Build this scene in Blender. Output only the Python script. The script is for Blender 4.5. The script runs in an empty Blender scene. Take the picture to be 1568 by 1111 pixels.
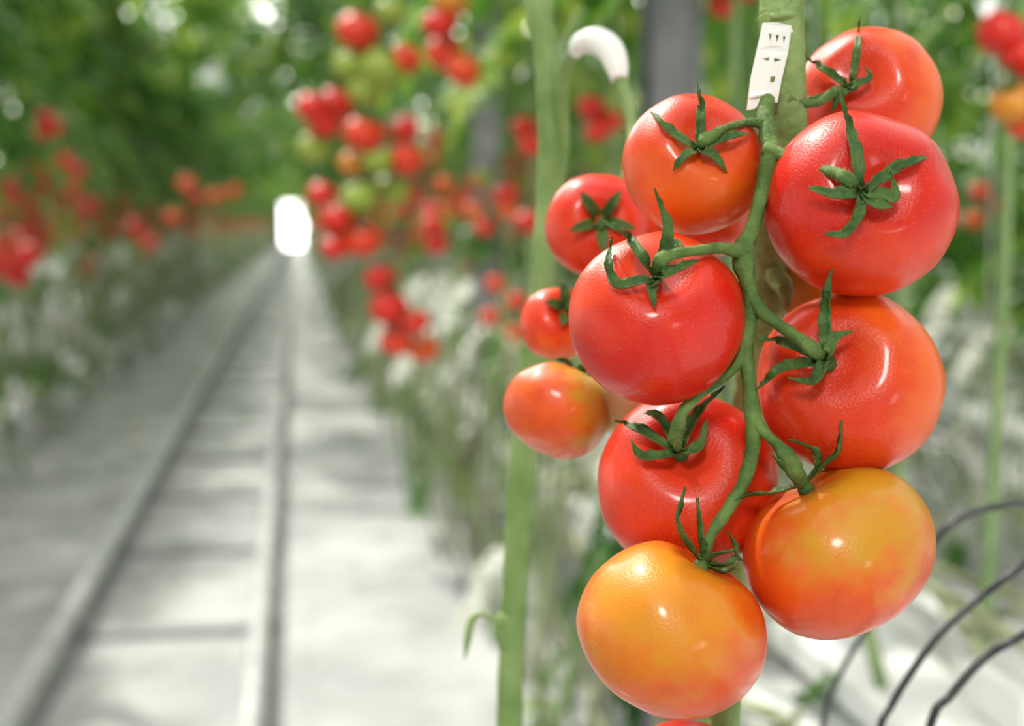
import bpy, math, random
from mathutils import Vector, Matrix, noise as mnoise
random.seed(7)
scn = bpy.context.scene
COL = scn.collection
try:
    scn.view_settings.view_transform = 'Standard'
    scn.view_settings.look = 'None'
    scn.view_settings.exposure = 0.0
except Exception: pass

# ------------------------------------------------------------------ camera
CAMZ = 1.25
F = 1960.0                       # focal length for a 1568 wide frame (45 mm)
CX, CY = 784.0, 555.5
pitch = math.atan(210/F)
yaw = math.atan(331/F*math.cos(pitch))
cam_d = bpy.data.cameras.new('camera'); cam = bpy.data.objects.new('camera', cam_d); COL.objects.link(cam)
cam_d.lens = 45.0; cam_d.sensor_width = 36.0; cam_d.clip_start = 0.02; cam_d.clip_end = 400
fwd = Vector((math.sin(yaw)*math.cos(pitch), math.cos(yaw)*math.cos(pitch), -math.sin(pitch)))
rgt = Vector((math.cos(yaw), -math.sin(yaw), 0))
up = rgt.cross(fwd)
C = Vector((0, 0, CAMZ))
R = Matrix((rgt, up, -fwd)).transposed()
cam.matrix_world = Matrix.Translation(C) @ R.to_4x4()
scn.camera = cam
D0 = 0.52
cam_d.dof.use_dof = True
cam_d.dof.focus_distance = D0 - 0.02
cam_d.dof.aperture_fstop = 5.0
cam_d.dof.aperture_blades = 0
PX = D0/F
def S(u, v, d):
    return C + R @ Vector(((u-CX)/F*d, (CY-v)/F*d, -d))
def Q(u, v, w=0.0):
    return S(u, v, D0 - w*PX)

# ------------------------------------------------------------------ materials
def mat(name):
    m = bpy.data.materials.new(name); m.use_nodes = True
    nt = m.node_tree; b = nt.nodes['Principled BSDF']
    return m, nt, b
def N(nt, t, **kw):
    n = nt.nodes.new(t)
    for k, v in kw.items(): setattr(n, k, v)
    return n
def noise_mat(name, c1, c2, scale=8, rough=.6, bump=0.0, coords='Object', detail=3, lo=.35, hi=.65, metallic=0, spec=.5, trans=0, bscale=None):
    m, nt, b = mat(name)
    tc = N(nt, 'ShaderNodeTexCoord'); no = N(nt, 'ShaderNodeTexNoise')
    no.inputs['Scale'].default_value = scale; no.inputs['Detail'].default_value = detail
    nt.links.new(tc.outputs[coords], no.inputs['Vector'])
    cr = N(nt, 'ShaderNodeValToRGB')
    cr.color_ramp.elements[0].position = lo; cr.color_ramp.elements[1].position = hi
    cr.color_ramp.elements[0].color = (*c1, 1); cr.color_ramp.elements[1].color = (*c2, 1)
    nt.links.new(no.outputs['Fac'], cr.inputs['Fac'])
    nt.links.new(cr.outputs['Color'], b.inputs['Base Color'])
    b.inputs['Roughness'].default_value = rough
    b.inputs['Metallic'].default_value = metallic
    b.inputs['Specular IOR Level'].default_value = spec
    if bump:
        bn = N(nt, 'ShaderNodeTexNoise'); bn.inputs['Scale'].default_value = bscale or scale*4
        nt.links.new(tc.outputs[coords], bn.inputs['Vector'])
        bp = N(nt, 'ShaderNodeBump'); bp.inputs['Strength'].default_value = bump; bp.inputs['Distance'].default_value = .002
        nt.links.new(bn.outputs['Fac'], bp.inputs['Height']); nt.links.new(bp.outputs['Normal'], b.inputs['Normal'])
    if trans:
        tr = N(nt, 'ShaderNodeBsdfTranslucent'); nt.links.new(cr.outputs['Color'], tr.inputs['Color'])
        mx = N(nt, 'ShaderNodeMixShader'); mx.inputs[0].default_value = trans
        out = nt.nodes['Material Output']
        nt.links.new(b.outputs[0], mx.inputs[1]); nt.links.new(tr.outputs[0], mx.inputs[2]); nt.links.new(mx.outputs[0], out.inputs['Surface'])
    return m

def tomato_mat(name, base, patch=None, pdir=(0, 0, 1), pth=.5, pw=.5, speck=True):
    m, nt, b = mat(name)
    tc = N(nt, 'ShaderNodeTexCoord')
    no = N(nt, 'ShaderNodeTexNoise'); no.inputs['Scale'].default_value = 1.7; no.inputs['Detail'].default_value = 4
    nt.links.new(tc.outputs['Object'], no.inputs['Vector'])
    mrn = N(nt, 'ShaderNodeMapRange'); mrn.inputs['From Min'].default_value = .3; mrn.inputs['From Max'].default_value = .7
    nt.links.new(no.outputs['Fac'], mrn.inputs['Value'])
    dark = tuple(c*k for c, k in zip(base, (.80, .62, .7)))
    mx0 = N(nt, 'ShaderNodeMix', data_type='RGBA')
    mx0.inputs[6].default_value = (*dark, 1); mx0.inputs[7].default_value = (*base, 1)
    nt.links.new(mrn.outputs[0], mx0.inputs[0])
    col = mx0.outputs[2]
    if patch:
        dp = N(nt, 'ShaderNodeVectorMath', operation='DOT_PRODUCT'); dp.inputs[1].default_value = pdir
        nt.links.new(tc.outputs['Object'], dp.inputs[0])
        n2 = N(nt, 'ShaderNodeTexNoise'); n2.inputs['Scale'].default_value = 2.2; n2.inputs['Detail'].default_value = 3
        nt.links.new(tc.outputs['Object'], n2.inputs['Vector'])
        ad = N(nt, 'ShaderNodeMath', operation='MULTIPLY_ADD'); ad.inputs[1].default_value = 1.4
        nt.links.new(n2.outputs['Fac'], ad.inputs[0]); nt.links.new(dp.outputs['Value'], ad.inputs[2])
        mr = N(nt, 'ShaderNodeMapRange', interpolation_type='SMOOTHSTEP')
        mr.inputs['From Min'].default_value = .70+pth-pw; mr.inputs['From Max'].default_value = .70+pth+pw
        nt.links.new(ad.outputs[0], mr.inputs['Value'])
        mx = N(nt, 'ShaderNodeMix', data_type='RGBA'); mx.inputs[7].default_value = (*patch, 1)
        nt.links.new(mr.outputs[0], mx.inputs[0]); nt.links.new(col, mx.inputs[6]); col = mx.outputs[2]
    if speck:
        vo = N(nt, 'ShaderNodeTexVoronoi'); vo.inputs['Scale'].default_value = 26
        nt.links.new(tc.outputs['Object'], vo.inputs['Vector'])
        mr2 = N(nt, 'ShaderNodeMapRange'); mr2.inputs['From Min'].default_value = .10; mr2.inputs['From Max'].default_value = .20
        mr2.inputs['To Min'].default_value = .38; mr2.inputs['To Max'].default_value = 0
        nt.links.new(vo.outputs['Distance'], mr2.inputs['Value'])
        mx = N(nt, 'ShaderNodeMix', data_type='RGBA'); mx.inputs[7].default_value = (.85, .28, .05, 1)
        nt.links.new(mr2.outputs[0], mx.inputs[0]); nt.links.new(col, mx.inputs[6]); col = mx.outputs[2]
    nt.links.new(col, b.inputs['Base Color'])
    b.inputs['Roughness'].default_value = .38
    b.inputs['Specular IOR Level'].default_value = .32
    b.inputs['Coat Weight'].default_value = .38; b.inputs['Coat Roughness'].default_value = .14
    b.inputs['Subsurface Weight'].default_value = .12; b.inputs['Subsurface Radius'].default_value = (.6, .15, .05)
    b.inputs['Subsurface Scale'].default_value = .1
    bn = N(nt, 'ShaderNodeTexNoise'); bn.inputs['Scale'].default_value = 38
    nt.links.new(tc.outputs['Object'], bn.inputs['Vector'])
    bp = N(nt, 'ShaderNodeBump'); bp.inputs['Strength'].default_value = .11; bp.inputs['Distance'].default_value = .02
    nt.links.new(bn.outputs['Fac'], bp.inputs['Height']); nt.links.new(bp.outputs['Normal'], b.inputs['Normal'])
    return m

RED = (.70, .016, .004); REDO = (.76, .045, .006); ORA = (.80, .12, .008); YEL = (.68, .28, .02); GRN = (.30, .45, .05); PALE = (.66, .58, .25)
M_stem = noise_mat('green_stem', (.060, .125, .025), (.14, .23, .06), scale=90, rough=.7, bump=.5, spec=.3)
M_sepal = noise_mat('sepal_green', (.030, .080, .014), (.085, .165, .035), scale=120, rough=.6, bump=.4, spec=.35)
M_main = noise_mat('main_stem_green', (.15, .25, .07), (.27, .38, .14), scale=60, rough=.65, bump=.6, spec=.3)
M_light = noise_mat('light_stem_green', (.13, .23, .055), (.25, .36, .13), scale=30, rough=.55, bump=.4)
M_hair = noise_mat('stem_hair', (.5, .6, .35), (.7, .75, .5), scale=20, rough=.7, trans=.4)
M_white = noise_mat('white_plastic', (.78, .80, .78), (.88, .88, .86), scale=10, rough=.35)
M_tubeblk = noise_mat('black_drip_tube', (.012, .014, .018), (.03, .032, .04), scale=20, rough=.4)
M_bgR = tomato_mat('bg_red', RED, speck=False); M_bgO = tomato_mat('bg_orange', ORA, RED, (0, 0, -1), .2, .6, False)
M_bgRO = tomato_mat('bg_redorange', REDO, speck=False)
M_bgG = tomato_mat('bg_green', GRN, speck=False); M_bgY = tomato_mat('bg_yellow', YEL, speck=False)

def leaf_mat(name, c1, c2):
    m, nt, b = mat(name)
    tc = N(nt, 'ShaderNodeTexCoord'); no = N(nt, 'ShaderNodeTexNoise'); no.inputs['Scale'].default_value = 6
    nt.links.new(tc.outputs['Object'], no.inputs['Vector'])
    oi = N(nt, 'ShaderNodeObjectInfo')
    ad = N(nt, 'ShaderNodeMath', operation='MULTIPLY_ADD'); ad.inputs[1].default_value = .25
    nt.links.new(oi.outputs['Random'], ad.inputs[0]); nt.links.new(no.outputs['Fac'], ad.inputs[2])
    cr = N(nt, 'ShaderNodeValToRGB'); cr.color_ramp.elements[0].position = .48; cr.color_ramp.elements[1].position = .70
    cr.color_ramp.elements[0].color = (*c1, 1); cr.color_ramp.elements[1].color = (*c2, 1)
    e = cr.color_ramp.elements.new(.86); e.color = (.55, .66, .11, 1)  # bright yellow-green painted in for sunlit, bokeh-like spots on the leaves
    nt.links.new(ad.outputs[0], cr.inputs['Fac']); nt.links.new(cr.outputs[0], b.inputs['Base Color'])
    b.inputs['Roughness'].default_value = .25
    tr = N(nt, 'ShaderNodeBsdfTranslucent'); nt.links.new(cr.outputs['Color'], tr.inputs['Color'])
    mx = N(nt, 'ShaderNodeMixShader'); mx.inputs[0].default_value = .5
    nt.links.new(b.outputs[0], mx.inputs[1]); nt.links.new(tr.outputs[0], mx.inputs[2])
    nt.links.new(mx.outputs[0], nt.nodes['Material Output'].inputs['Surface'])
    return m
M_leaf = leaf_mat('tomato_leaf', (.022, .105, .012), (.13, .32, .035))
M_dry = noise_mat('lower_stem', (.17, .20, .09), (.44, .47, .31), scale=6, rough=.7)
M_vine = noise_mat('vine_stem', (.11, .20, .06), (.28, .38, .16), scale=6, rough=.6)
M_string = noise_mat('string_white', (.6, .62, .55), (.75, .76, .7), scale=5, rough=.8)

# ------------------------------------------------------------------ mesh builders
class MB:
    def __init__(s): s.v = []; s.f = []; s.m = []
    def obj(s, name, mats, parent=None, smooth=True, mw=None):
        me = bpy.data.meshes.new(name); me.from_pydata([tuple(p) for p in s.v], [], s.f)
        for m in mats: me.materials.append(m)
        me.polygons.foreach_set('material_index', s.m)
        me.polygons.foreach_set('use_smooth', [smooth]*len(s.f)); me.update()
        o = bpy.data.objects.new(name, me); COL.objects.link(o)
        if parent: o.parent = parent
        if mw is not None: o.matrix_world = mw
        return o
def empty(name, loc=(0, 0, 0)):
    e = bpy.data.objects.new(name, None); e.empty_display_size = .05; COL.objects.link(e); e.location = loc
    return e
def catmull(pts, n):
    P = [pts[0]*2-pts[1]] + pts + [pts[-1]*2-pts[-2]]; out = []
    for i in range(1, len(P)-2):
        for k in range(n):
            t = k/n; a, b, c, d = P[i-1], P[i], P[i+1], P[i+2]
            out.append(.5*((2*b)+(c-a)*t+(2*a-5*b+4*c-d)*t*t+(3*b-a-3*c+d)*t**3))
    out.append(pts[-1].copy()); return out
def tube(mb, pts, rads, seg=10, n=6, mi=0, jitter=0.0, flat=1.0, ridges=0.0, cap=True):
    P4 = [Vector((*p, r)) for p, r in zip(pts, rads)]
    C4 = catmull(P4, n)
    path = [Vector(c[:3]) for c in C4]; rr = [max(c[3], 1e-5) for c in C4]
    base = len(mb.v); prev = None
    for i, p in enumerate(path):
        t = (path[min(i+1, len(path)-1)]-path[max(i-1, 0)]).normalized()
        if prev is None:
            a = Vector((0, 0, 1)) if abs(t.z) < .9 else Vector((1, 0, 0))
            x = t.cross(a).normalized()
        else:
            x = (prev-t*prev.dot(t)).normalized()
        prev = x; y = t.cross(x)
        for k in range(seg):
            an = 2*math.pi*k/seg
            r = rr[i]*(1+jitter*mnoise.noise(p*220+Vector((an, 0, 0)))+ridges*math.cos(5*an))
            mb.v.append(p+x*math.cos(an)*r+y*math.sin(an)*r*flat)
    L = len(path)
    for i in range(L-1):
        for k in range(seg):
            k2 = (k+1) % seg
            mb.f.append((base+i*seg+k, base+i*seg+k2, base+(i+1)*seg+k2, base+(i+1)*seg+k)); mb.m.append(mi)
    if cap:
        mb.f.append(tuple(base+k for k in range(seg-1, -1, -1))); mb.m.append(mi)
        mb.f.append(tuple(base+(L-1)*seg+k for k in range(seg))); mb.m.append(mi)
    return path, rr
def hairs(mb, path, rr, count, length, mi=0, w=.00005):
    for _ in range(count):
        i = random.randrange(len(path)-1); t = random.random()
        p = path[i].lerp(path[i+1], t); tg = (path[i+1]-path[i]).normalized()
        d = Vector((random.gauss(0, 1), random.gauss(0, 1), random.gauss(0, 1))); d = (d-tg*d.dot(tg)).normalized()
        s = p+d*rr[i]*.95; l = length*random.uniform(.5, 1.2)
        e = s+(d+tg*random.uniform(-.3, .3))*l
        q = d.cross(tg)*w; b = len(mb.v)
        mb.v += [s+q, s-q, e]; mb.f.append((b, b+1, b+2)); mb.m.append(mi)

def tomato_mesh(name, m, nu=96, nv=56, b=.88, dimple=.20, ribs=.018, seed=0, wob=.028):
    mb = MB(); rnd = random.Random(seed); ph = rnd.uniform(0, 6); k = rnd.choice((4, 5, 6)); ph2 = rnd.uniform(0, 6)
    for j in range(nv+1):
        th = math.pi*j/nv
        for i in range(nu):
            if (j == 0 or j == nv) and i > 0: continue
            a = 2*math.pi*i/nu
            st, ct = math.sin(th), math.cos(th)
            rad = st**.93 if st > 0 else 0
            sh = math.exp(-((th-.75)/.55)**2)
            rb = 1+ribs*sh*math.cos(k*a+ph)+ribs*.5*sh*math.cos((k+2)*a+ph2)+.012*math.cos(2*a+ph2)
            z = ct*b*(1 if ct > 0 else 1.0)
            z -= dimple*math.exp(-(th/.36)**2)
            z += .05*math.exp(-((th-math.pi)/.45)**2)
            p = Vector((rad*math.cos(a)*rb, rad*math.sin(a)*rb, z))
            p *= 1+wob*mnoise.noise(p*1.1+Vector((seed*3.1, 0, 0)))+.014*mnoise.noise(p*2.6+Vector((0, seed*2.3, 0)))
            mb.v.append(p)
    def idx(j, i):
        if j == 0: return 0
        if j == nv: return 1+(nv-1)*nu
        return 1+(j-1)*nu+(i % nu)
    for j in range(nv):
        for i in range(nu):
            q = [idx(j, i), idx(j+1, i), idx(j+1, i+1), idx(j, i+1)]
            if j == 0: q = [q[0], q[1], q[2]]
            elif j == nv-1: q = [q[0], q[1], q[3]]
            mb.f.append(tuple(q)); mb.m.append(0)
    me = bpy.data.meshes.new(name); me.from_pydata([tuple(p) for p in mb.v], [], mb.f)
    me.materials.append(m); me.polygons.foreach_set('use_smooth', [True]*len(mb.f)); me.update()
    return me

def put_tomato(name, parent, u, v, w, rpx, n, me, sq=(1, 1)):
    d = D0-w*PX; c = S(u, v, d); r = rpx*d/F
    nw = (R @ Vector(n)).normalized()
    rot = nw.to_track_quat('Z', 'Y').to_matrix()
    o = bpy.data.objects.new(name, me); COL.objects.link(o); o.parent = parent
    o.matrix_world = Matrix.Translation(c) @ rot.to_4x4() @ Matrix.Diagonal((r*sq[0], r*sq[0], r*sq[1], 1))
    return o, c, r, nw, rot

def sepal(mb, pts, nrm, width, mi=0, thick=.0004, n=7, wave=0.0):
    path = catmull([Vector(p) for p in pts], n); L = len(path)
    rows = []
    for i, p in enumerate(path):
        t = i/(L-1)
        tg = (path[min(i+1, L-1)]-path[max(i-1, 0)]).normalized()
        side = tg.cross(nrm)
        if side.length < .05: side = tg.cross(Vector((1, 0, 0)))
        side.normalize(); nn = side.cross(tg).normalized()
        wd = width*(.42+.58*math.sin(min(t*2.2, 1.57)))*(1-t**2.0)**.9*.5+width*.02
        lift = wd*.5
        row = []
        for s_, off in ((-1, 0), (-.5, .02), (0, 0), (.5, .02), (1, 0)):
            wv = wave*width*mnoise.noise(p*260+Vector((s_*2, 0, 0)))*abs(s_) if wave else 0
            row.append(p+side*s_*(wd+wv*.6)+nn*(abs(s_)*lift+wd*off+wv))
        rows.append((row, nn))
    b = len(mb.v)
    for row, nn in rows:
        mb.v += row; mb.v += [q-nn*thick*(1.6 if k == 2 else .8) for k, q in enumerate(row)]
    for i in range(L-1):
        a = b+i*10; c = a+10
        for k in range(4):
            mb.f.append((a+k, a+k+1, c+k+1, c+k)); mb.m.append(mi)
            mb.f.append((a+5+k+1, a+5+k, c+5+k, c+5+k+1)); mb.m.append(mi)
        mb.f.append((a, c, c+5, a+5)); mb.m.append(mi)
        mb.f.append((a+4, a+9, c+9, c+4)); mb.m.append(mi)
    return path

# ------------------------------------------------------------------ hero truss
truss = empty('tomato_truss', S(1150, 500, D0)); 
bpy.context.view_layer.update()
def loc_dir(n, d):
    nw = (R @ Vector(n)).normalized(); rot = nw.to_track_quat('Z', 'Y').to_matrix()
    return tuple(rot.transposed() @ (R @ Vector(d)).normalized())
heroes = {
 'T1': dict(p=(1331, 150, -205, 108), n=(-.37, .20, .9), sq=(1, 1), c=REDO, patch=ORA, pd=(1, .2, .2), th=.45, pw=.5,
   sep=[[(1312, 85, 30), (1316, 28, 60)], [(1262, 105, 25), (1230, 86, 40)], [(1255, 150, 20), (1222, 156, 30)], [(1312, 128, 25), (1332, 118, 22), (1322, 98, 30)], [(1282, 152, 15), (1272, 172, 15)]], sw=20),
 'T2': dict(p=(1062, 252, -70, 108), n=(.08, .30, .93), sq=(1.0, 1), c=REDO, patch=ORA, pd=(0, -1, .3), th=.2, pw=.6,
   sep=[[(1073, 178, 25), (1068, 122, 45)], [(1030, 203, 20), (996, 170, 22)], [(1048, 238, 12), (1030, 262, 10)], [(1092, 238, 12), (1114, 264, 8)], [(1110, 210, 25), (1150, 203, 30)]], sw=22),
 'T3': dict(p=(1317, 313, 18, 143), n=(.015, .16, .98), sq=(1, 1), c=RED, patch=REDO, pd=(.2, -1, 0), th=.5, pw=.5,
   sep=[[(1308, 225, 22), (1285, 138, 42)], [(1352, 270, 12), (1385, 250, 22), (1434, 236, 12)], [(1348, 296, 12), (1370, 300, 22), (1364, 262, 34)], [(1345, 312, 8), (1368, 316, 16)], [(1315, 325, 8), (1296, 355, 18), (1262, 360, 18)], [(1276, 296, 10), (1238, 288, 20)]], sw=26),
 'T4': dict(p=(1006, 487, 20, 135), n=(-.02, .60, .78), sq=(1, 1.03), c=RED, patch=REDO, pd=(-.3, .9, 0), th=.3, pw=.5,
   sep=[[(1022, 355, 40), (1002, 288, 62)], [(962, 365, 42), (915, 333, 60)], [(975, 432, 10), (945, 436, 18), (931, 405, 30), (938, 362, 40)], [(998, 440, 8), (1003, 472, 8)], [(1035, 412, 10), (1072, 398, 18)], [(1030, 375, 30), (1046, 380, 34)]], sw=25),
 'T5': dict(p=(1300, 585, -40, 139), n=(-.36, .32, .87), sq=(1.01, .96), c=REDO, patch=ORA, pd=(1, .35, -.1), th=.2, pw=.5,
   sep=[[(1264, 475, 28), (1274, 405, 48)], [(1278, 518, 14), (1306, 506, 16)], [(1258, 562, 12), (1244, 583, 20), (1206, 578, 26)], [(1205, 524, 16), (1158, 519, 26)], [(1200, 562, 12), (1158, 597, 26)]], sw=26),
 'T6': dict(p=(1053, 738, -120, 140), n=(-.12, .46, .87), sq=(1, .98), c=REDO, patch=RED, pd=(0, 1, 0), th=.4, pw=.5,
   sep=[[(985, 660, 22), (942, 643, 40)], [(1000, 698, 12), (978, 695, 24), (966, 672, 34)], [(1070, 682, 18), (1084, 640, 40)], [(1062, 640, 30), (1110, 590, 55)], [(1012, 640, 26), (985, 632, 30)]], sw=24),
 'T7': dict(p=(1283, 842, 10, 147), n=(-.46, .88, .12), sq=(1.0, .96), c=(.80, .095, .006), patch=(.58, .27, .012), pd=(.12, .75, .62), th=.54, pw=.40,
   sep=[[(1262, 712, 25), (1285, 690, 38), (1288, 643, 48)], [(1255, 708, 28), (1240, 685, 42), (1208, 672, 50)], [(1200, 715, 30), (1180, 692, 40)], [(1180, 755, 10), (1138, 760, 20), (1110, 785, 20)]], sw=22),
 'T8': dict(p=(1028, 964, 50, 147), n=(.42, .90, .10), sq=(1.0, .99), c=(.80, .10, .006), patch=(.66, .25, .010), pd=(-.25, .55, .6), th=.50, pw=.55,
   sep=[[(1070, 815, 28), (1069, 762, 36)], [(1046, 825, 24), (1037, 790, 34), (1050, 745, 36)], [(1108, 866, 18), (1128, 852, 28), (1116, 812, 36)], [(1100, 848, 24), (1128, 842, 30)], [(1105, 876, 10), (1126, 868, 14)]], sw=30),
}
base_pt = {}
mbS = MB(); mbC = MB(); mbH = MB()
sd = 0
def surfw(T, u, v):
    cu, cv, w, r = T['p']; q = 1-((u-cu)/(r*1.0))**2-((v-cv)/(r*.97))**2
    return w+r*math.sqrt(q)*.94 if q > 0 else None
for key, T in heroes.items():
    sd += 1
    n = Vector(T['n']).normalized()
    m = tomato_mat('tomato_skin_'+key, T['c'], T['patch'], loc_dir(n, T['pd']), T['th'], T['pw'])
    me = tomato_mesh('tomato_'+key, m, seed=sd, dimple=.13 if key in ('T7', 'T8') else .2)
    u, v, w, r = T['p']
    put_tomato('tomato_'+key.lower(), truss, u, v, w, r, n, me, T['sq'])
    bl = n*(r*(.74 if key in ('T7', 'T8') else .67))
    bu, bv, bw = u+bl.x, v-bl.y, w+bl.z
    base_pt[key] = (bu, bv, bw)
    nw = (R @ n).normalized()
    tube(mbC, [Q(bu-n.x*6, bv+n.y*6, bw-n.z*6), Q(bu, bv, bw+2), Q(bu+n.x*10, bv-n.y*10, bw+n.z*10)], [13*PX, 13*PX, 6*PX], seg=12, n=3)
    for sp in T['sep']:
        top = Vector((bu+n.x*5, bv-n.y*5, bw+n.z*5))
        ctrl = [top]+[Vector((a, b, bw+h)) for a, b, h in sp]
        cc = catmull(ctrl, 3); pts = []
        for q in cc:
            sw_ = surfw(T, q.x, q.y); ww = q.z
            if sw_ is not None and n.z > .3: ww = max(ww if ww < sw_+30 else sw_+30, sw_+5)
            pts.append(Q(q.x, q.y, ww))
        pts[0] = Q(*top)
        pth = sepal(mbC, pts, nw, T['sw']*PX*.86, n=4, wave=.22)
        hairs(mbH, pth, [T['sw']*PX*.3]*len(pth), 60, .0010)
def stem(pts, widths, hair=120, seg=12, mi=0, mb=None, hl=.0013):
    P_ = [Q(*p) for p in pts]; rr = [w_/2*PX*.93 for w_ in widths]
    pa, ra = tube(mb or mbS, P_, rr, seg=seg, n=8, jitter=.22, mi=mi, ridges=.05)
    hairs(mbH, pa, ra, int(hair*2), hl)
B = base_pt
stem([(1176, 140, -80), (1172, 178, -45), (1176, 205, -15), (1180, 240, 5), (1166, 300, 20), (1152, 350, 35), (1138, 388, 45), (1147, 440, 48), (1150, 480, 45), (1141, 530, 45), (1147, 580, 45), (1153, 640, 45), (1152, 690, 40), (1138, 740, 35), (1108, 790, 45), (1088, 822, 60), (B['T8'][0], B['T8'][1], B['T8'][2])],
     [28, 30, 30, 34, 26, 25, 34, 25, 26, 28, 23, 26, 23, 22, 20, 18, 16], hair=900)
stem([(1172, 228, 5), (1205, 240, 30), (1245, 256, 90), (1283, 266, 135), (1298, 275, 150), B['T3']], [26, 19, 17, 19, 24, 16], 200)
stem([(1140, 385, 45), (1105, 380, 75), (1060, 384, 110), (1030, 390, 125), (1012, 398, 128), B['T4']], [28, 18, 16, 17, 24, 16], 200)
stem([(1148, 455, 46), (1172, 482, 60), (1205, 505, 78), (1230, 522, 92), (1242, 532, 98), B['T5']], [26, 20, 19, 19, 24, 16], 180)
stem([(1142, 535, 45), (1120, 566, 45), (1085, 592, 45), (1050, 625, 50), (1040, 648, 45), (1035, 672, 20), B['T6']], [26, 20, 18, 18, 24, 20, 14], 200)
stem([(1150, 630, 45), (1165, 655, 50), (1190, 680, 50), (1205, 698, 50), (1218, 722, 40), B['T7']], [24, 19, 18, 28, 28, 20], 150)
stem([(1172, 190, -30), (1145, 188, -15), (1115, 195, 15), (1090, 208, 28), (1076, 216, 30), B['T2']], [20, 14, 14, 18, 20, 14], 150)
stem([(1205, 150, -80), (1225, 158, -90), (1255, 156, -100), (1278, 140, -110), B['T1']], [18, 15, 14, 18, 14], 120)
mbS.obj('peduncle', [M_stem], truss); mbC.obj('calyxes', [M_sepal], truss)
for i, (u, v, w, r, c, n) in enumerate([(1255, 432, -230, 78, (.55, .36, .04), (0, 1, 0)), (985, 600, -330, 88, PALE, (0, 1, 0)), (1075, 330, -330, 75, REDO, (.2, .9, 0)), (1048, 1165, -160, 72, RED, (0, 1, 0))]):
    me = tomato_mesh('tomato_back%d' % i, tomato_mat('back_skin%d' % i, c), seed=20+i, nu=64, nv=36)
    put_tomato('tomato_back_%d' % i, truss, u, v, w, r, n, me)

# main plant stem + clip
vine = empty('tomato_plant_stem', S(1195, 100, .55)); mbV = MB()
ft = Q(1100, 1500, -240)
pa, ra = tube(mbV, [Q(1196, -700, -60), Q(1194, -60, -95), Q(1196, 30, -100), Q(1203, 130, -105), Q(1205, 210, -110), Q(1196, 300, -130), Q(1180, 380, -165), Q(1175, 470, -210), Q(1150, 580, -260), Q(1138, 700, -320), Q(1120, 900, -300), Q(1108, 1100, -260), ft, Vector((ft.x, ft.y+.05, .5)), Vector((ft.x, ft.y+.1, .01))],
     [34*PX, 34*PX, 36*PX, 31*PX, 30*PX, 30*PX, 30*PX, 30*PX, 28*PX, 28*PX, 28*PX, 28*PX, 28*PX, 28*PX, 28*PX], seg=20, n=12, jitter=.08, ridges=.03)
hairs(mbH, pa[:150], ra[:150], 9000, .0030)
tube(mbV, [Q(1185, 420, -150), Q(1200, 440, -120), Q(1205, 470, -110)], [18*PX, 14*PX, 5*PX], seg=10, n=4, jitter=.3)
tube(mbV, [Q(1180, 25, -70), Q(1205, 22, -64), Q(1226, 24, -90)], [5*PX, 7*PX, 5*PX], seg=8, n=4)
mbV.obj('main_stem', [M_main], vine)
mbH.obj('stem_hairs', [M_hair], vine, smooth=False)

def poly_plate(name, outer, holes, w0, thick, m, parent, bend=0):
    cu = bpy.data.curves.new(name, 'CURVE'); cu.dimensions = '2D'; cu.fill_mode = 'BOTH'; cu.extrude = thick; cu.bevel_depth = 1.0; cu.bevel_resolution = 2
    for pl in [outer]+holes:
        sp = cu.splines.new('POLY'); sp.points.add(len(pl)-1); sp.use_cyclic_u = True
        for i, (a, b) in enumerate(pl): sp.points[i].co = (a-1180, -(b-100), 0, 1)
    o = bpy.data.objects.new(name, cu); COL.objects.link(o)
    bpy.context.view_layer.update()
    me = bpy.data.meshes.new_from_object(o.evaluated_get(bpy.context.evaluated_depsgraph_get()))
    bpy.data.objects.remove(o)
    for vt in me.vertices:
        x, y, z = vt.co
        vt.co = Q(x+1180, 100-y, w0+z-abs(x-4)*.12*bend)
    me.materials.clear(); me.materials.append(m)
    ob = bpy.data.objects.new(name, me); COL.objects.link(ob); ob.parent = parent
    return ob
clip = empty('truss_clip', Q(1180, 100, -60)); bpy.context.view_layer.update()
poly_plate('clip_plate', [(1169, 36), (1190, 35), (1211, 40), (1206, 80), (1196, 122), (1190, 156), (1165, 156), (1156, 166), (1144, 168), (1150, 120), (1160, 75)],
   [[(1176, 50), (1183, 51), (1179, 68)], [(1187, 52), (1194, 53), (1189, 70)], [(1198, 54), (1204, 55), (1199, 71)],
    [(1163, 90), (1179, 86), (1178, 95)], [(1185, 87), (1200, 92), (1184, 96)], [(1179, 116), (1188, 116), (1187, 127), (1178, 127)]], -60, 1.2, M_white, clip, 1)
mbK = MB()
tube(mbK, [Q(1148, 150, -64), Q(1160, 146, -60), Q(1190, 140, -63)], [4*PX]*3, seg=8, n=4)
tube(mbK, [Q(1208, 45, -66), Q(1222, 60, -90), Q(1215, 70, -130)], [4*PX]*3, seg=8, n=4)
mbK.obj('clip_band', [M_white], clip)

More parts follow.
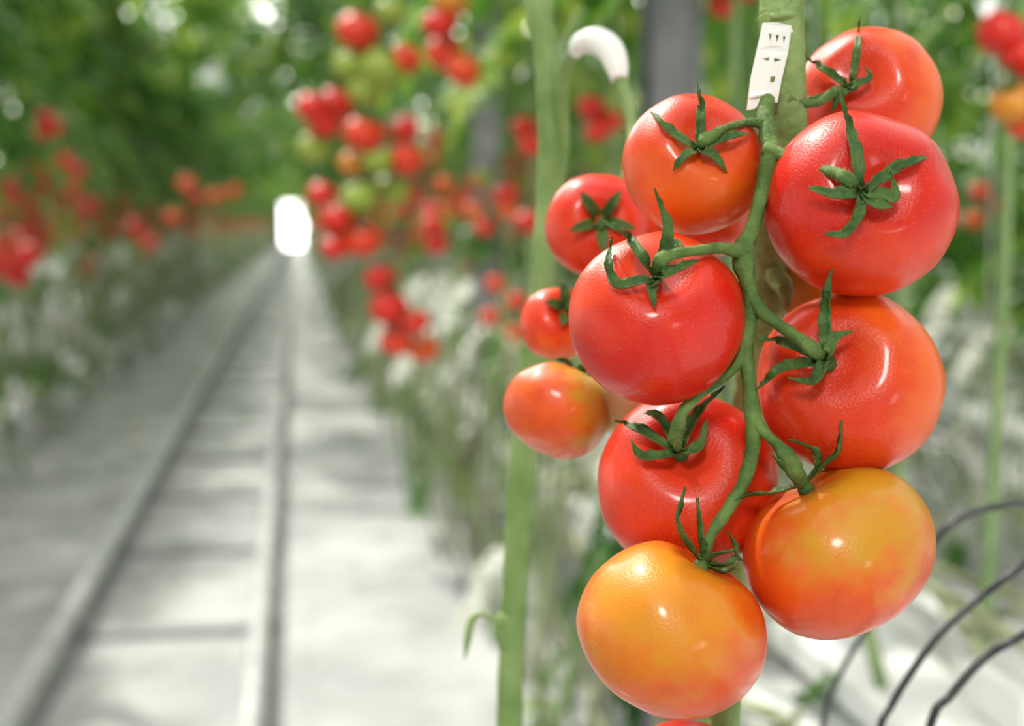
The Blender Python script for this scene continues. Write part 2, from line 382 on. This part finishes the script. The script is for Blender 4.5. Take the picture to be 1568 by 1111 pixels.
# ------------------------------------------------------------------ second plant at the left of hero truss
pl2 = empty('tomato_plant_stem', S(820, 500, .75)); mb2 = MB()
d2 = .75
def S2(u, v, dd=0): return S(u, v, d2+dd)
w2 = d2/F
ft = S2(776, 1700)
pa, ra = tube(mb2, [S2(826, -600), S2(824, -40), S2(836, 70), S2(842, 200), S2(838, 330), S2(828, 450), S2(812, 560), S2(802, 680), S2(794, 800), S2(786, 950), S2(780, 1130), ft, Vector((ft.x, ft.y+.03, .4)), Vector((ft.x, ft.y+.05, .01))],
     [21*w2, 21*w2, 20*w2, 19*w2, 19*w2, 19*w2, 19*w2, 21*w2, 21*w2, 20*w2, 20*w2, 20*w2, 20*w2, 20*w2], seg=16, n=10, jitter=.1, ridges=.04)
hm = MB(); hairs(hm, pa[:115], ra[:115], 1500, .002, w=.00008)
tube(mb2, [S2(850, 320), S2(862, 230), S2(860, 150, -.01), S2(868, 100, -.02), S2(885, 72, -.03)], [8*w2, 11*w2, 11*w2, 10*w2, 10*w2], seg=12, n=6)
tube(mb2, [S2(885, 72, -.03), S2(915, 62, -.04), S2(940, 92, -.05), S2(955, 140, -.06), S2(968, 195, -.07), S2(964, 250, -.08), S2(948, 300, -.08), S2(930, 335, -.08)],
     [10*w2, 11*w2, 11*w2, 10*w2, 8*w2, 8*w2, 8*w2, 8*w2], seg=12, n=6)
tube(mb2, [S2(784, 940), S2(780, 965), S2(782, 990)], [21*w2, 25*w2, 20*w2], seg=14, n=5)
tube(mb2, [S2(780, 962, -.005), S2(755, 950, -.01), S2(735, 940, -.01), S2(722, 950, -.01), S2(716, 980, -.01), S2(712, 1008, -.01)], [6*w2, 5*w2, 6*w2, 10*w2, 9*w2, 2*w2], seg=10, n=5, flat=.6)
mb2.obj('main_stem', [M_light], pl2)
hm.obj('stem_hairs', [M_hair], pl2, smooth=False)
hang = MB()
tube(hang, [S2(880, 84, -.03), S2(888, 68, -.035), S2(912, 62, -.042), S2(934, 76, -.05), S2(944, 100, -.055), S2(948, 122, -.058)], [8*w2, 15*w2, 20*w2, 20*w2, 17*w2, 12*w2], seg=14, n=6)
hang.obj('truss_support_hook', [M_white], pl2)
tr2 = empty('tomato_truss', S(880, 450, .66)); bpy.context.view_layer.update()
mbc2 = MB()
for i, (u, v, w, r, n, c, pt, pd, th, sq) in enumerate([
    (853, 628, -300, 83, (.45, .85, -.35), (.80, .11, .01), (.50, .32, .03), (1, .15, .2), .45, (1, .95)),
    (914, 345, -520, 79, (.08, .10, .99), REDO, RED, (0, 1, 0), .3, (1, 1)),
    (852, 496, -520, 57, (.28, .42, .85), REDO, ORA, (0, -1, 0), .5, (1, 1)),
    (990, 330, -600, 60, (.0, .9, .3), REDO, RED, (0, 1, 0), .3, (1, 1))]):
    n = Vector(n).normalized()
    me = tomato_mesh('tomato_b%d' % i, tomato_mat('skin_b%d' % i, c, pt, loc_dir(n, pd), th, .4), seed=40+i)
    put_tomato('tomato_%d' % i, tr2, u, v, w, r, n, me, sq)
    bl = n*(r*.70); bu, bv, bw = u+bl.x, v-bl.y, w+bl.z
    k = (D0-w*PX)/D0
    for a in range(5):
        an = a*1.257+i*.9+.4
        X = Vector((1, 0, 0)).cross(n).normalized(); Y = n.cross(X)
        dr = X*math.cos(an)+Y*math.sin(an)
        q = [Vector((bu, bv, bw))]
        for rr_, h in ((.28, .26), (.55, .36), (.75, .38)) if i else ((.28, .15), (.5, .12), (.6, .08)):
            o_ = dr*rr_*r*.9+n*h*r*(1.3 if i else 1)
            q.append(Vector((bu+o_.x, bv-o_.y, bw+o_.z)))
        sepal(mbc2, [Q(*x) for x in q], (R @ n), 22*PX*k, n=5)
tube(mbc2, [S2(930, 335, -.08), Q(922, 342, -440), Q(915, 350, -470)], [8*w2, 8*w2, 7*w2], seg=8, n=3)
tube(mbc2, [S2(948, 300, -.08), S(935, 400, .69), S(905, 450, .69), Q(868, 472, -475)], [7*w2, 7*w2, 6*w2, 5*w2], seg=8, n=5)
tube(mbc2, [S(905, 450, .69), S(915, 510, .68), Q(888, 575, -330)], [6*w2, 6*w2, 5*w2], seg=8, n=5)
mbc2.obj('calyxes', [M_sepal], tr2)

# ------------------------------------------------------------------ background fruit trusses
simple = {k: tomato_mesh('bg_tomato_'+k, m, nu=28, nv=18, seed=60) for k, m in dict(R=M_bgR, O=M_bgO, Q=M_bgRO, G=M_bgG, Y=M_bgY).items()}
def bg_truss(items, d, top, wob=.05):
    rx = sum(i[0] for i in items)/len(items); ry = sum(i[1] for i in items)/len(items)
    e = empty('tomato_truss', S(rx, ry, d)); bpy.context.view_layer.update()
    mb = MB(); spine = [S(top[0], top[1], d)]
    its = sorted(items, key=lambda q: q[1])
    for q in its[::2]: spine.append(S((q[0]+rx)/2, q[1], d))
    spine = spine if len(spine) > 1 else spine+[S(rx, ry, d)]
    path, _ = tube(mb, spine, [.004]*len(spine), seg=6, n=3)
    for (u, v, r, k) in items:
        dd = d+random.uniform(-wob, wob); c = S(u, v, dd); rad = r*dd/F
        n = Vector((random.uniform(-.5, .5), random.uniform(-.6, .1), 1)).normalized()
        o = bpy.data.objects.new('tomato', simple[k]); COL.objects.link(o); o.parent = e
        o.matrix_world = Matrix.Translation(c) @ n.to_track_quat('Z', 'Y').to_matrix().to_4x4() @ Matrix.Scale(rad, 4)
        pole = c+n*rad*.68
        near = min(path, key=lambda p: (p-pole).length)
        tube(mb, [near, (near+pole)/2+Vector((0, 0, rad*.5)), pole], [.0025]*3, seg=5, n=3)
        for a in range(5):
            an = a*1.257+random.random(); X = n.cross(Vector((0, 1, 0))).normalized(); Y = n.cross(X)
            dr = X*math.cos(an)+Y*math.sin(an)
            sepal(mb, [pole, pole+dr*rad*.45+n*rad*.2, pole+dr*rad*.8+n*rad*.1], n, rad*.22, n=2)
    mb.obj('truss_stems', [M_sepal], e)
bg_truss([(548, 48, 33, 'Q'), (587, 105, 36, 'G'), (537, 100, 28, 'G'), (622, 90, 24, 'Q'), (600, 18, 26, 'G'), (560, 140, 28, 'G')], 2.5, (590, -60))
bg_truss([(672, 35, 26, 'R'), (682, 82, 31, 'Q'), (710, 108, 27, 'O'), (690, 2, 30, 'Y')], 2.2, (690, -80))
bg_truss([(480, 165, 27, 'R'), (513, 160, 28, 'R'), (497, 190, 25, 'R'), (480, 228, 25, 'G')], 2.7, (505, 100))
bg_truss([(557, 206, 31, 'Q'), (616, 198, 27, 'R'), (622, 245, 28, 'Q'), (540, 250, 22, 'Y'), (578, 245, 24, 'G')], 2.5, (600, 140))
bg_truss([(495, 300, 25, 'R'), (518, 335, 31, 'R'), (556, 368, 28, 'Q'), (548, 303, 27, 'G'), (600, 292, 28, 'G'), (512, 378, 22, 'R')], 2.5, (560, 250))
bg_truss([(663, 345, 19, 'R'), (668, 372, 19, 'R'), (660, 322, 15, 'R')], 3.2, (665, 290))
bg_truss([(585, 425, 27, 'R'), (597, 473, 31, 'R'), (638, 492, 21, 'R'), (607, 520, 27, 'Q'), (648, 532, 25, 'O')], 2.5, (600, 380))
bg_truss([(14, 374, 26, 'Q'), (38, 392, 24, 'R'), (10, 405, 26, 'R'), (26, 420, 20, 'R')], 3.9, (20, 320))
bg_truss([(1533, 52, 38, 'R'), (1566, 90, 34, 'R'), (1550, 158, 34, 'Y'), (1575, 185, 34, 'O')], 1.35, (1555, -60), .02)
bg_truss([(905, 165, 22, 'R'), (915, 200, 20, 'R'), (935, 185, 20, 'Q')], 2.5, (910, 100))
bg_truss([(1105, 8, 22, 'Q'), (1140, -20, 24, 'O')], 2.0, (1110, -80))
bg_truss([(70, 180, 14, 'R'), (84, 196, 13, 'R'), (66, 204, 12, 'Q')], 5.5, (74, 140))
bg_truss([(285, 280, 14, 'O'), (300, 300, 14, 'Q'), (330, 300, 12, 'O'), (358, 292, 12, 'O')], 6.5, (310, 240))
bg_truss([(100, 245, 14, 'Q'), (118, 262, 14, 'R'), (130, 315, 14, 'R'), (112, 290, 12, 'O')], 5.5, (112, 200))
bg_truss([(205, 345, 13, 'R'), (232, 372, 12, 'R'), (215, 362, 12, 'Q'), (265, 330, 13, 'O')], 6.2, (220, 290))

# ------------------------------------------------------------------ greenhouse rows
def leaflet(mb, o, d, nrm, L, W):
    side = d.cross(nrm).normalized(); b = len(mb.v); fold = nrm*W*.35
    droop = Vector((0, 0, -1))*L*.25
    pts = [o]
    for t, w_ in ((.28, 1), (.6, .72)):
        c = o+d*L*t+droop*t*t
        pts += [c+side*W*w_*.5+fold*w_*.5, c, c-side*W*w_*.5+fold*w_*.5]
    pts.append(o+d*L+droop)
    mb.v += pts
    for f in ((0, 2, 1), (0, 3, 2), (1, 2, 5, 4), (2, 3, 6, 5), (4, 5, 7), (5, 6, 7)):
        mb.f.append(tuple(b+i for i in f)); mb.m.append(0)
def comp_leaf(mb, o, ang, L, rnd, el=.3):
    d = Vector((math.cos(ang)*math.cos(el), math.sin(ang)*math.cos(el), math.sin(el))); p = o.copy(); n = 5
    for i in range(n):
        d2_ = (d+Vector((0, 0, -.32*i))).normalized(); p2 = p+d2_*L/n
        side = d2_.cross(Vector((0, 0, 1))).normalized(); nr = side.cross(d2_)
        for s_ in (-1, 1):
            dd = (side*s_+d2_*.5+Vector((0, 0, rnd.uniform(-.5, .2)))).normalized()
            leaflet(mb, p2, dd, nr, L*.34*rnd.uniform(.7, 1.1), L*.19)
        b = len(mb.v); mb.v += [p+side*.003, p-side*.003, p2-side*.003, p2+side*.003]; mb.f.append((b, b+1, b+2, b+3)); mb.m.append(1)
        p = p2
    leaflet(mb, p, d2_, nr, L*.4, L*.22)
def bush(name, seed, z0, z1, nleaf, spread=.18, L=.36):
    rnd = random.Random(seed); mb = MB()
    for i in range(nleaf):
        z = rnd.uniform(z0, z1); o = Vector((rnd.uniform(-spread, spread), rnd.uniform(-.22, .22), z))
        comp_leaf(mb, o, rnd.uniform(0, 6.28), L*rnd.uniform(.7, 1.2), rnd, rnd.uniform(-.2, .5))
    return mb
def mesh_of(mb, name, mats):
    me = bpy.data.meshes.new(name); me.from_pydata([tuple(p) for p in mb.v], [], mb.f)
    for m in mats: me.materials.append(m)
    me.polygons.foreach_set('material_index', mb.m); me.polygons.foreach_set('use_smooth', [True]*len(mb.f)); me.update(); return me
leafmesh = [mesh_of(bush('b', 100+i, 1.66, 3.3, 36), 'foliage_%d' % i, [M_leaf, M_vine]) for i in range(5)]
lowleaf = [mesh_of(bush('b', 150+i, 1.0, 2.7, 36), 'foliage_low_%d' % i, [M_leaf, M_vine]) for i in range(4)]
fewleaf = [mesh_of(bush('b', 190+i, 1.1, 1.8, 8, L=.26), 'foliage_sparse_%d' % i, [M_leaf, M_vine]) for i in range(3)]
canopy = [mesh_of(bush('b', 170+i, -.4, .4, 24, .4), 'canopy_%d' % i, [M_leaf, M_vine]) for i in range(3)]
def fruit(mb, c, r, mi, seg=12, rings=8):
    b = len(mb.v); mb.v.append(c+Vector((0, 0, r*.68)))
    for j in range(1, rings):
        th = math.pi*j/rings
        z = math.cos(th)*.88-(.1 if j == 1 else 0)
        for k in range(seg):
            a = 2*math.pi*k/seg; mb.v.append(c+Vector((math.sin(th)*math.cos(a)*r, math.sin(th)*math.sin(a)*r, z*r)))
    mb.v.append(c-Vector((0, 0, r*.85))); e = len(mb.v)-1
    for k in range(seg):
        k2 = (k+1) % seg
        mb.f.append((b, b+1+k, b+1+k2)); mb.m.append(mi)
        for j in range(rings-2):
            x = b+1+j*seg
            mb.f.append((x+k, x+seg+k, x+seg+k2, x+k2)); mb.m.append(mi)
        x = b+1+(rings-2)*seg
        mb.f.append((x+k, e, x+k2)); mb.m.append(mi)
def stems(seed, zf0, zf1, ntr=2, side=0):
    rnd = random.Random(seed); mb = MB()
    for sx in (-.12, .12):
        x = sx+rnd.uniform(-.04, .04); y = rnd.uniform(-.15, .15)
        tube(mb, [Vector((x*.6, y-.12, .74)), Vector((x, y-.05, 1.1)), Vector((x+rnd.uniform(-.03, .03), y, 1.7)), Vector((x, y, 3.1))], [.009, .008, .007, .005], seg=6, n=3, mi=0)
        tube(mb, [Vector((x+.015, y, .9)), Vector((x, y+.01, 2)), Vector((x, y, 4.2))], [.0015]*3, seg=4, n=1, mi=1)
        for t in range(rnd.choice((0, 1, 1, ntr)) if ntr > 0 else 0):
            z = rnd.triangular(zf0, zf1, zf0*.6+zf1*.4); a = rnd.uniform(-1.2, 1.2)+(0 if side > 0 else math.pi)
            o = Vector((x+math.cos(a)*.10, y+math.sin(a)*.08, z))
            tube(mb, [Vector((x, y, z+.1)), o+Vector((0, 0, .08)), o-Vector((0, 0, .12))], [.004, .004, .003], seg=5, n=2, mi=0)
            ripe = rnd.random()
            for q in range(rnd.choice((3, 4, 5, 6))):
                mi = 2 if ripe < .35 else 3
                if rnd.random() < .35: mi = rnd.choice((3, 5, 5, 4))
                if z > 1.5 and rnd.random() < .6: mi = rnd.choice((4, 5))
                fruit(mb, o+Vector((rnd.choice((-1, 1))*.032+rnd.uniform(-.01, .01), rnd.uniform(-.03, .03), .08-q*.045)), rnd.uniform(.028, .035), mi)
    for i in range(7):
        x = rnd.uniform(-.30, .2)*(1 if side <= 0 else -1); z = rnd.uniform(.3, .95)
        tube(mb, [Vector((x, -.5, z+rnd.uniform(-.1, .1))), Vector((x+rnd.uniform(-.08, .08), -.15, z-rnd.uniform(0, .15))), Vector((x+rnd.uniform(-.08, .08), .2, z+rnd.uniform(-.1, .1))), Vector((x, .5, z+rnd.uniform(-.1, .15)))], [.008]*4, seg=6, n=3, mi=6)
    for i in range(7):
        sg = 1 if side <= 0 else -1
        x = rnd.uniform(-.36, -.1)*sg; y = rnd.uniform(-.3, .3)
        tube(mb, [Vector((x, y, rnd.uniform(.7, 1.1))), Vector((x-rnd.uniform(0, .1)*sg, y+.05, .5)), Vector((x+rnd.uniform(-.05, .1), y+rnd.uniform(-.1, .1), rnd.uniform(.05, .35)))], [.006]*3, seg=5, n=3, mi=rnd.choice((6, 0)))
    for i in range(12):
        sg = 1 if side <= 0 else -1
        o = Vector((rnd.uniform(-.36, .1)*sg, rnd.uniform(-.3, .3), rnd.uniform(.15, 1.15)))
        b0 = len(mb.f); comp_leaf(mb, o, rnd.uniform(0, 6.28), .18, rnd, -.4); mm = rnd.choice((6, 7, 1, 7))  # some leaves get the string white, standing in for bright bokeh patches
        for f in range(b0, len(mb.f)): mb.m[f] = mm
    return mb
SM = [M_vine, M_string, M_bgR, M_bgRO, M_bgG, M_bgO, M_dry, M_leaf]
stemR = [mesh_of(stems(300+i, 1.0, 1.7, 2, -1), 'vines_%d' % i, SM) for i in range(8)]
stemL = [mesh_of(stems(320+i, .98, 1.8, 3, 1), 'vines_%d' % i, SM) for i in range(8)]
stembare = [mesh_of(stems(340+i, 1.3, 1.75, 0, -1), 'vines_bare_%d' % i, SM) for i in range(3)]
def inst(me, parent, loc, rz=0, s=1):
    o = bpy.data.objects.new(me.name, me); COL.objects.link(o); o.parent = parent
    o.matrix_local = Matrix.Translation(Vector(loc)) @ Matrix.Rotation(rz, 4, 'Z') @ Matrix.Scale(s, 4)
    return o
def row(x, y0, y1, low=False, step=.5, bare_to=0, sm=None):
    e = empty('tomato_plant_row'); y = y0
    while y < y1:
        if y > -.8 and y < 1.4 and x < 1 and x > 0: y += step; continue
        s = stembare if y < bare_to else (sm or stemR)
        inst(random.choice(s), e, (x, y, random.uniform(-.1, .1)), 0, 1)
        l = lowleaf if low else leafmesh
        inst(random.choice(l), e, (x+random.uniform(-.08, .08), y, random.uniform(-.08, .08)), random.choice((0, math.pi)), 1)
        if not low and random.random() < .7 and y > 3.5: inst(random.choice(fewleaf), e, (x, y, 0), random.choice((0, math.pi)), 1)
        if y > 10 and random.random() < .75: inst(random.choice(leafmesh), e, (x, y+.2, .45), math.pi*random.choice((0, 1)), 1)
        y += step*(1 if y < 20 else 1.6)
    return e
row(-1.72, -6, 79, sm=stemL)
row(.78, -6, 79, bare_to=2.8)
row(-3.4, 5, 30, low=True, step=.9, sm=stemL)
row(2.4, 1.9, 30, low=True, step=.5)
row(4.0, 2.5, 26, low=True, step=.7)
row(5.6, 3.5, 30, low=True, step=.7)
can = empty('foliage_canopy')
y = 8.0
while y < 79:
    for x in (-1.3, -.75, -.2, .35):
        inst(random.choice(canopy), can, (x+random.uniform(-.2, .2), y+random.uniform(-.5, .5), 3.15+random.uniform(-.15, .5)-(.25 if abs(x+.45) > .6 else 0)), random.uniform(0, 6.28), 1)
    y += 1.4 if y < 40 else 2.2

# gutters with white film and grow bags
M_film = noise_mat('white_film', (.62, .64, .65), (.80, .80, .80), scale=5, rough=.35, bump=.6, bscale=14)
M_gal = noise_mat('galvanised_steel', (.19, .195, .21), (.27, .275, .29), scale=12, rough=.5, metallic=.2)
def box(mb, x0, x1, y0, y1, z0, z1, mi=0, rd=.012):
    b = len(mb.v)
    ring = []
    for (z, i) in ((z0, rd), (z0+rd, 0), (z1-rd, 0), (z1, rd)):
        ring.append([(x0+i, y0+i, z), (x1-i, y0+i, z), (x1-i, y1-i, z), (x0+i, y1-i, z)])
    for r_ in ring: mb.v += [Vector(p) for p in r_]
    for j in range(3):
        for k in range(4):
            k2 = (k+1) % 4; mb.f.append((b+j*4+k, b+j*4+k2, b+j*4+4+k2, b+j*4+4+k)); mb.m.append(mi)
    mb.f.append((b+3, b+2, b+1, b)); mb.m.append(mi); mb.f.append((b+12, b+13, b+14, b+15)); mb.m.append(mi)
def gutter(xc, y0, y1, dz=0):
    e = empty('growing_gutter', (xc, y0, 0)); mb = MB()
    prof = [(-.24, .60), (-.24, .655), (-.20, .665), (-.15, .61), (.15, .61), (.20, .665), (.24, .655), (.24, .60), (.20, .56), (-.20, .56)]
    ys = [y0+i*.25 for i in range(int((min(y1, 14)-y0)/.25)+1)]+[y1]
    b = len(mb.v); n = len(prof)
    for yy in ys:
        for (px_, pz) in prof: mb.v.append(Vector((xc+px_+random.uniform(-.006, .006), yy, dz+pz+random.uniform(-.006, .006))))
    for i in range(len(ys)-1):
        for k in range(n):
            k2 = (k+1) % n; mb.f.append((b+i*n+k, b+(i+1)*n+k, b+(i+1)*n+k2, b+i*n+k2)); mb.m.append(0)
    o = mb.obj('film_channel', [M_film], None, smooth=True); o.parent = e; o.matrix_parent_inverse = Matrix.Translation((-xc, -y0, 0))
    mb = MB(); y = y0
    while y < min(y1, 24):
        box(mb, xc-.12, xc+.12, y+.02, y+.98, dz+.612, dz+.70, 0, .025)
        for q in (.25, .75): box(mb, xc-.055, xc+.055, y+q-.055, y+q+.055, dz+.70, dz+.765, 0, .008)
        y += 1.0
    o = mb.obj('grow_bags', [M_film], None, smooth=False); o.parent = e; o.matrix_parent_inverse = Matrix.Translation((-xc, -y0, 0))
    mb = MB(); y = y0+.6
    while y < min(y1, 40):
        for sx in (-.18, .18): box(mb, xc+sx-.012, xc+sx+.012, y-.012, y+.012, 0, dz+.60, 0, .002)
        box(mb, xc-.2, xc+.2, y-.012, y+.012, dz+.535, dz+.56, 0, .002)
        y += 2.0
    o = mb.obj('gutter_legs', [M_gal], None, smooth=False); o.parent = e; o.matrix_parent_inverse = Matrix.Translation((-xc, -y0, 0))
gutter(.80, -6, 79); gutter(-1.80, -6, 79, -.2); gutter(2.4, 1.2, 30); gutter(4.0, 1.5, 26); gutter(-3.4, 3, 40, -.2)

# steel posts
def post(x, y, wd=.08, h=4.4):
    mb = MB(); t = .006
    box(mb, x-wd/2, x+wd/2, y-wd/2, y-wd/2+t, 0, h, 0, .001)
    box(mb, x-wd/2, x+wd/2, y+wd/2-t, y+wd/2, 0, h, 0, .001)
    box(mb, x-t/2, x+t/2, y-wd/2+t, y+wd/2-t, 0, h, 0, .001)
    box(mb, x-.1, x+.1, y-.1, y+.1, 0, .02, 0, .004)
    mb.obj('steel_post', [M_gal], None, smooth=False)
pr = S(1025, 200, 1); dr = (pr-C); t_ = .60/dr.x; post(.60, dr.y*t_, .08)
pr = S(745, 300, 1); dr = (pr-C); t_ = .63/dr.x; post(.63, dr.y*t_, .09)
for yy in (8.2, 12.4, 16.6): post(.63, yy, .08)

# floor, rails
M_floor, nt, b = mat('white_ground_film')
tc = N(nt, 'ShaderNodeTexCoord'); n1 = N(nt, 'ShaderNodeTexNoise'); n1.inputs['Scale'].default_value = 1.6; n1.inputs['Detail'].default_value = 5
nt.links.new(tc.outputs['Object'], n1.inputs['Vector'])
cr = N(nt, 'ShaderNodeValToRGB'); cr.color_ramp.elements[0].position = .38; cr.color_ramp.elements[1].position = .62
cr.color_ramp.elements[0].color = (.40, .41, .425, 1); cr.color_ramp.elements[1].color = (.58, .59, .60, 1)
nt.links.new(n1.outputs['Fac'], cr.inputs['Fac']); nt.links.new(cr.outputs[0], b.inputs['Base Color'])
n2 = N(nt, 'ShaderNodeTexNoise'); n2.inputs['Scale'].default_value = 4; nt.links.new(tc.outputs['Object'], n2.inputs['Vector'])
mr = N(nt, 'ShaderNodeMapRange'); mr.inputs['From Min'].default_value = .3; mr.inputs['From Max'].default_value = .7
mr.inputs['To Min'].default_value = .08; mr.inputs['To Max'].default_value = .75
nt.links.new(n2.outputs['Fac'], mr.inputs['Value']); nt.links.new(mr.outputs[0], b.inputs['Roughness'])
b.inputs['Specular IOR Level'].default_value = .4
bp = N(nt, 'ShaderNodeBump'); bp.inputs['Strength'].default_value = .7; bp.inputs['Distance'].default_value = .03
nt.links.new(n2.outputs['Fac'], bp.inputs['Height']); nt.links.new(bp.outputs['Normal'], b.inputs['Normal'])
mb = MB(); mb.v = [Vector((-20, -8, 0)), Vector((20, -8, 0)), Vector((20, 80, 0)), Vector((-20, 80, 0))]; mb.f = [(0, 1, 2, 3)]; mb.m = [0]
mb.obj('floor', [M_floor], None, smooth=False)
M_rail = noise_mat('rail_pipe_white', (.46, .48, .49), (.64, .65, .66), scale=9, rough=.35)
M_sleep = noise_mat('rail_support_grey', (.24, .25, .27), (.36, .37, .39), scale=9, rough=.5)
rail = empty('pipe_rail_track', (-.38, 3, 0))
mb = MB()
def railx(u, v, z):
    p = S(u, v, 1)-C; t = (z-CAMZ)/p.z; return (C+p*t)
xl = railx(12, 1100, .11).x; xr = railx(385, 1100, .11).x
for x in (xl, xr):
    tube(mb, [Vector((x, -5, .11)), Vector((x, 20, .11)), Vector((x, 78, .11))], [.029]*3, seg=14, n=2)
o = mb.obj('rails', [M_rail], None); o.parent = rail; o.matrix_parent_inverse = Matrix.Translation((.38, -3, 0))
mb = MB(); y = -4.05
while y < 78:
    box(mb, xl-.06, xr+.06, y-.03, y+.03, 0.0, .018, 0, .004)
    for x in (xl, xr):
        box(mb, x-.018, x+.018, y-.02, y+.02, .018, .088, 0, .003)
    y += 1.0
for x in (xl, xr):
    box(mb, x-.02, x+.03, -5, 78, .0, .012, 0, .003)  # continuous grey strip, wider to the right, paints the rail's shadow side
o = mb.obj('supports_and_shade', [M_sleep], None, smooth=False); o.parent = rail; o.matrix_parent_inverse = Matrix.Translation((.38, -3, 0))

# end wall with its bright opening
M_wall = noise_mat('end_wall_panel', (.10, .18, .07), (.24, .32, .16), scale=.6, rough=.6)
mb = MB(); ye = 80
box(mb, -20, -.78, ye, ye+.15, 0, 6, 0, .01); box(mb, .78, 20, ye, ye+.15, 0, 6, 0, .01); box(mb, -.78, .78, ye, ye+.15, 2.6, 6, 0, .01)
mb.obj('wall_far', [M_wall], None, smooth=False)

# drip tubes
dt = empty('drip_irrigation_tubes', S(1450, 950, .85)); mb = MB()
def dtube(pts, d, wpx, end=None):
    P_ = [S(u, v, d+dd) for u, v, dd in pts]
    if end: P_ += [Vector(q) for q in end]
    tube(mb, P_, [wpx/2*d/F]*len(P_), seg=10, n=8)
dtube([(1425, 840, .02), (1445, 812, 0), (1485, 786, 0), (1530, 775, 0), (1575, 772, .02), (1680, 800, .1)], .82, 11)
dtube([(1700, 760, .05), (1575, 858, 0), (1500, 915, 0), (1440, 970, 0), (1395, 1030, 0), (1365, 1080, 0), (1345, 1130, 0), (1330, 1300, .1)], .74, 12, [(.36, .9, .4), (.4, .95, .01)])
dtube([(1700, 900, .05), (1575, 968, 0), (1510, 1005, 0), (1455, 1065, 0), (1425, 1110, 0), (1390, 1300, .05)], .72, 14, [(.38, .85, .4), (.42, .9, .01)])
dtube([(1350, 930, 0), (1322, 970, 0), (1295, 1015, 0), (1270, 1070, 0), (1260, 1120, 0), (1255, 1300, 0)], .95, 9, [(.4, 1.0, .4), (.45, 1.0, .01)])
mb.obj('tubes', [M_tubeblk], dt)

bpy.context.view_layer.update()
for e in (truss, vine, clip, pl2, tr2, dt) + tuple(o for o in bpy.data.objects if o.type == 'EMPTY' and o.name.startswith('tomato_truss')):
    for ch in e.children:
        if ch.type == 'MESH' and ch.matrix_basis == Matrix.Identity(4):
            ch.matrix_parent_inverse = e.matrix_world.inverted()

# ------------------------------------------------------------------ light: hazy sky, brighter toward the sun, plus a glow added low ahead
w = bpy.data.worlds.new('greenhouse_sky'); scn.world = w; w.use_nodes = True
nt = w.node_tree; bg = nt.nodes['Background']
tc = N(nt, 'ShaderNodeTexCoord')
def lobe(vec, f0, f1, t0, t1):
    dp = N(nt, 'ShaderNodeVectorMath', operation='DOT_PRODUCT'); dp.inputs[1].default_value = Vector(vec).normalized()
    nt.links.new(tc.outputs['Generated'], dp.inputs[0])
    mr = N(nt, 'ShaderNodeMapRange', interpolation_type='SMOOTHSTEP'); mr.inputs['From Min'].default_value = f0; mr.inputs['From Max'].default_value = f1
    mr.inputs['To Min'].default_value = t0; mr.inputs['To Max'].default_value = t1
    nt.links.new(dp.outputs['Value'], mr.inputs['Value']); return mr
l1 = lobe((-.25, .80, .5), -.1, .95, .85, 2.0)
l2 = lobe((-.12, 1, .12), .80, .98, 0, 5.0)  # horizon glow added so gaps in the foliage shine
ad = N(nt, 'ShaderNodeMath', operation='ADD'); nt.links.new(l1.outputs[0], ad.inputs[0]); nt.links.new(l2.outputs[0], ad.inputs[1])
nt.links.new(ad.outputs[0], bg.inputs['Strength'])
bg.inputs['Color'].default_value = (1.0, .985, .93, 1)
def sun(name, el, az, st, ang, col=(1, .97, .92)):
    l = bpy.data.lights.new(name, 'SUN'); l.energy = st; l.angle = math.radians(ang); l.color = col
    o = bpy.data.objects.new(name, l); COL.objects.link(o)
    d = Vector((math.cos(el)*math.sin(az), math.cos(el)*math.cos(az), math.sin(el)))
    o.rotation_euler = d.to_track_quat('Z', 'Y').to_euler(); return o
r_ = math.radians
sun('key_light', r_(38), r_(200), 1.6, 11)  # key added behind the camera for soft fruit highlights; not the sun
sun('fill_low', r_(6), r_(168), .45, 12)  # low fill added behind the camera for more soft highlights
sun('sun_back', r_(52), r_(335), 3.6, 2.5, (1, .96, .84))
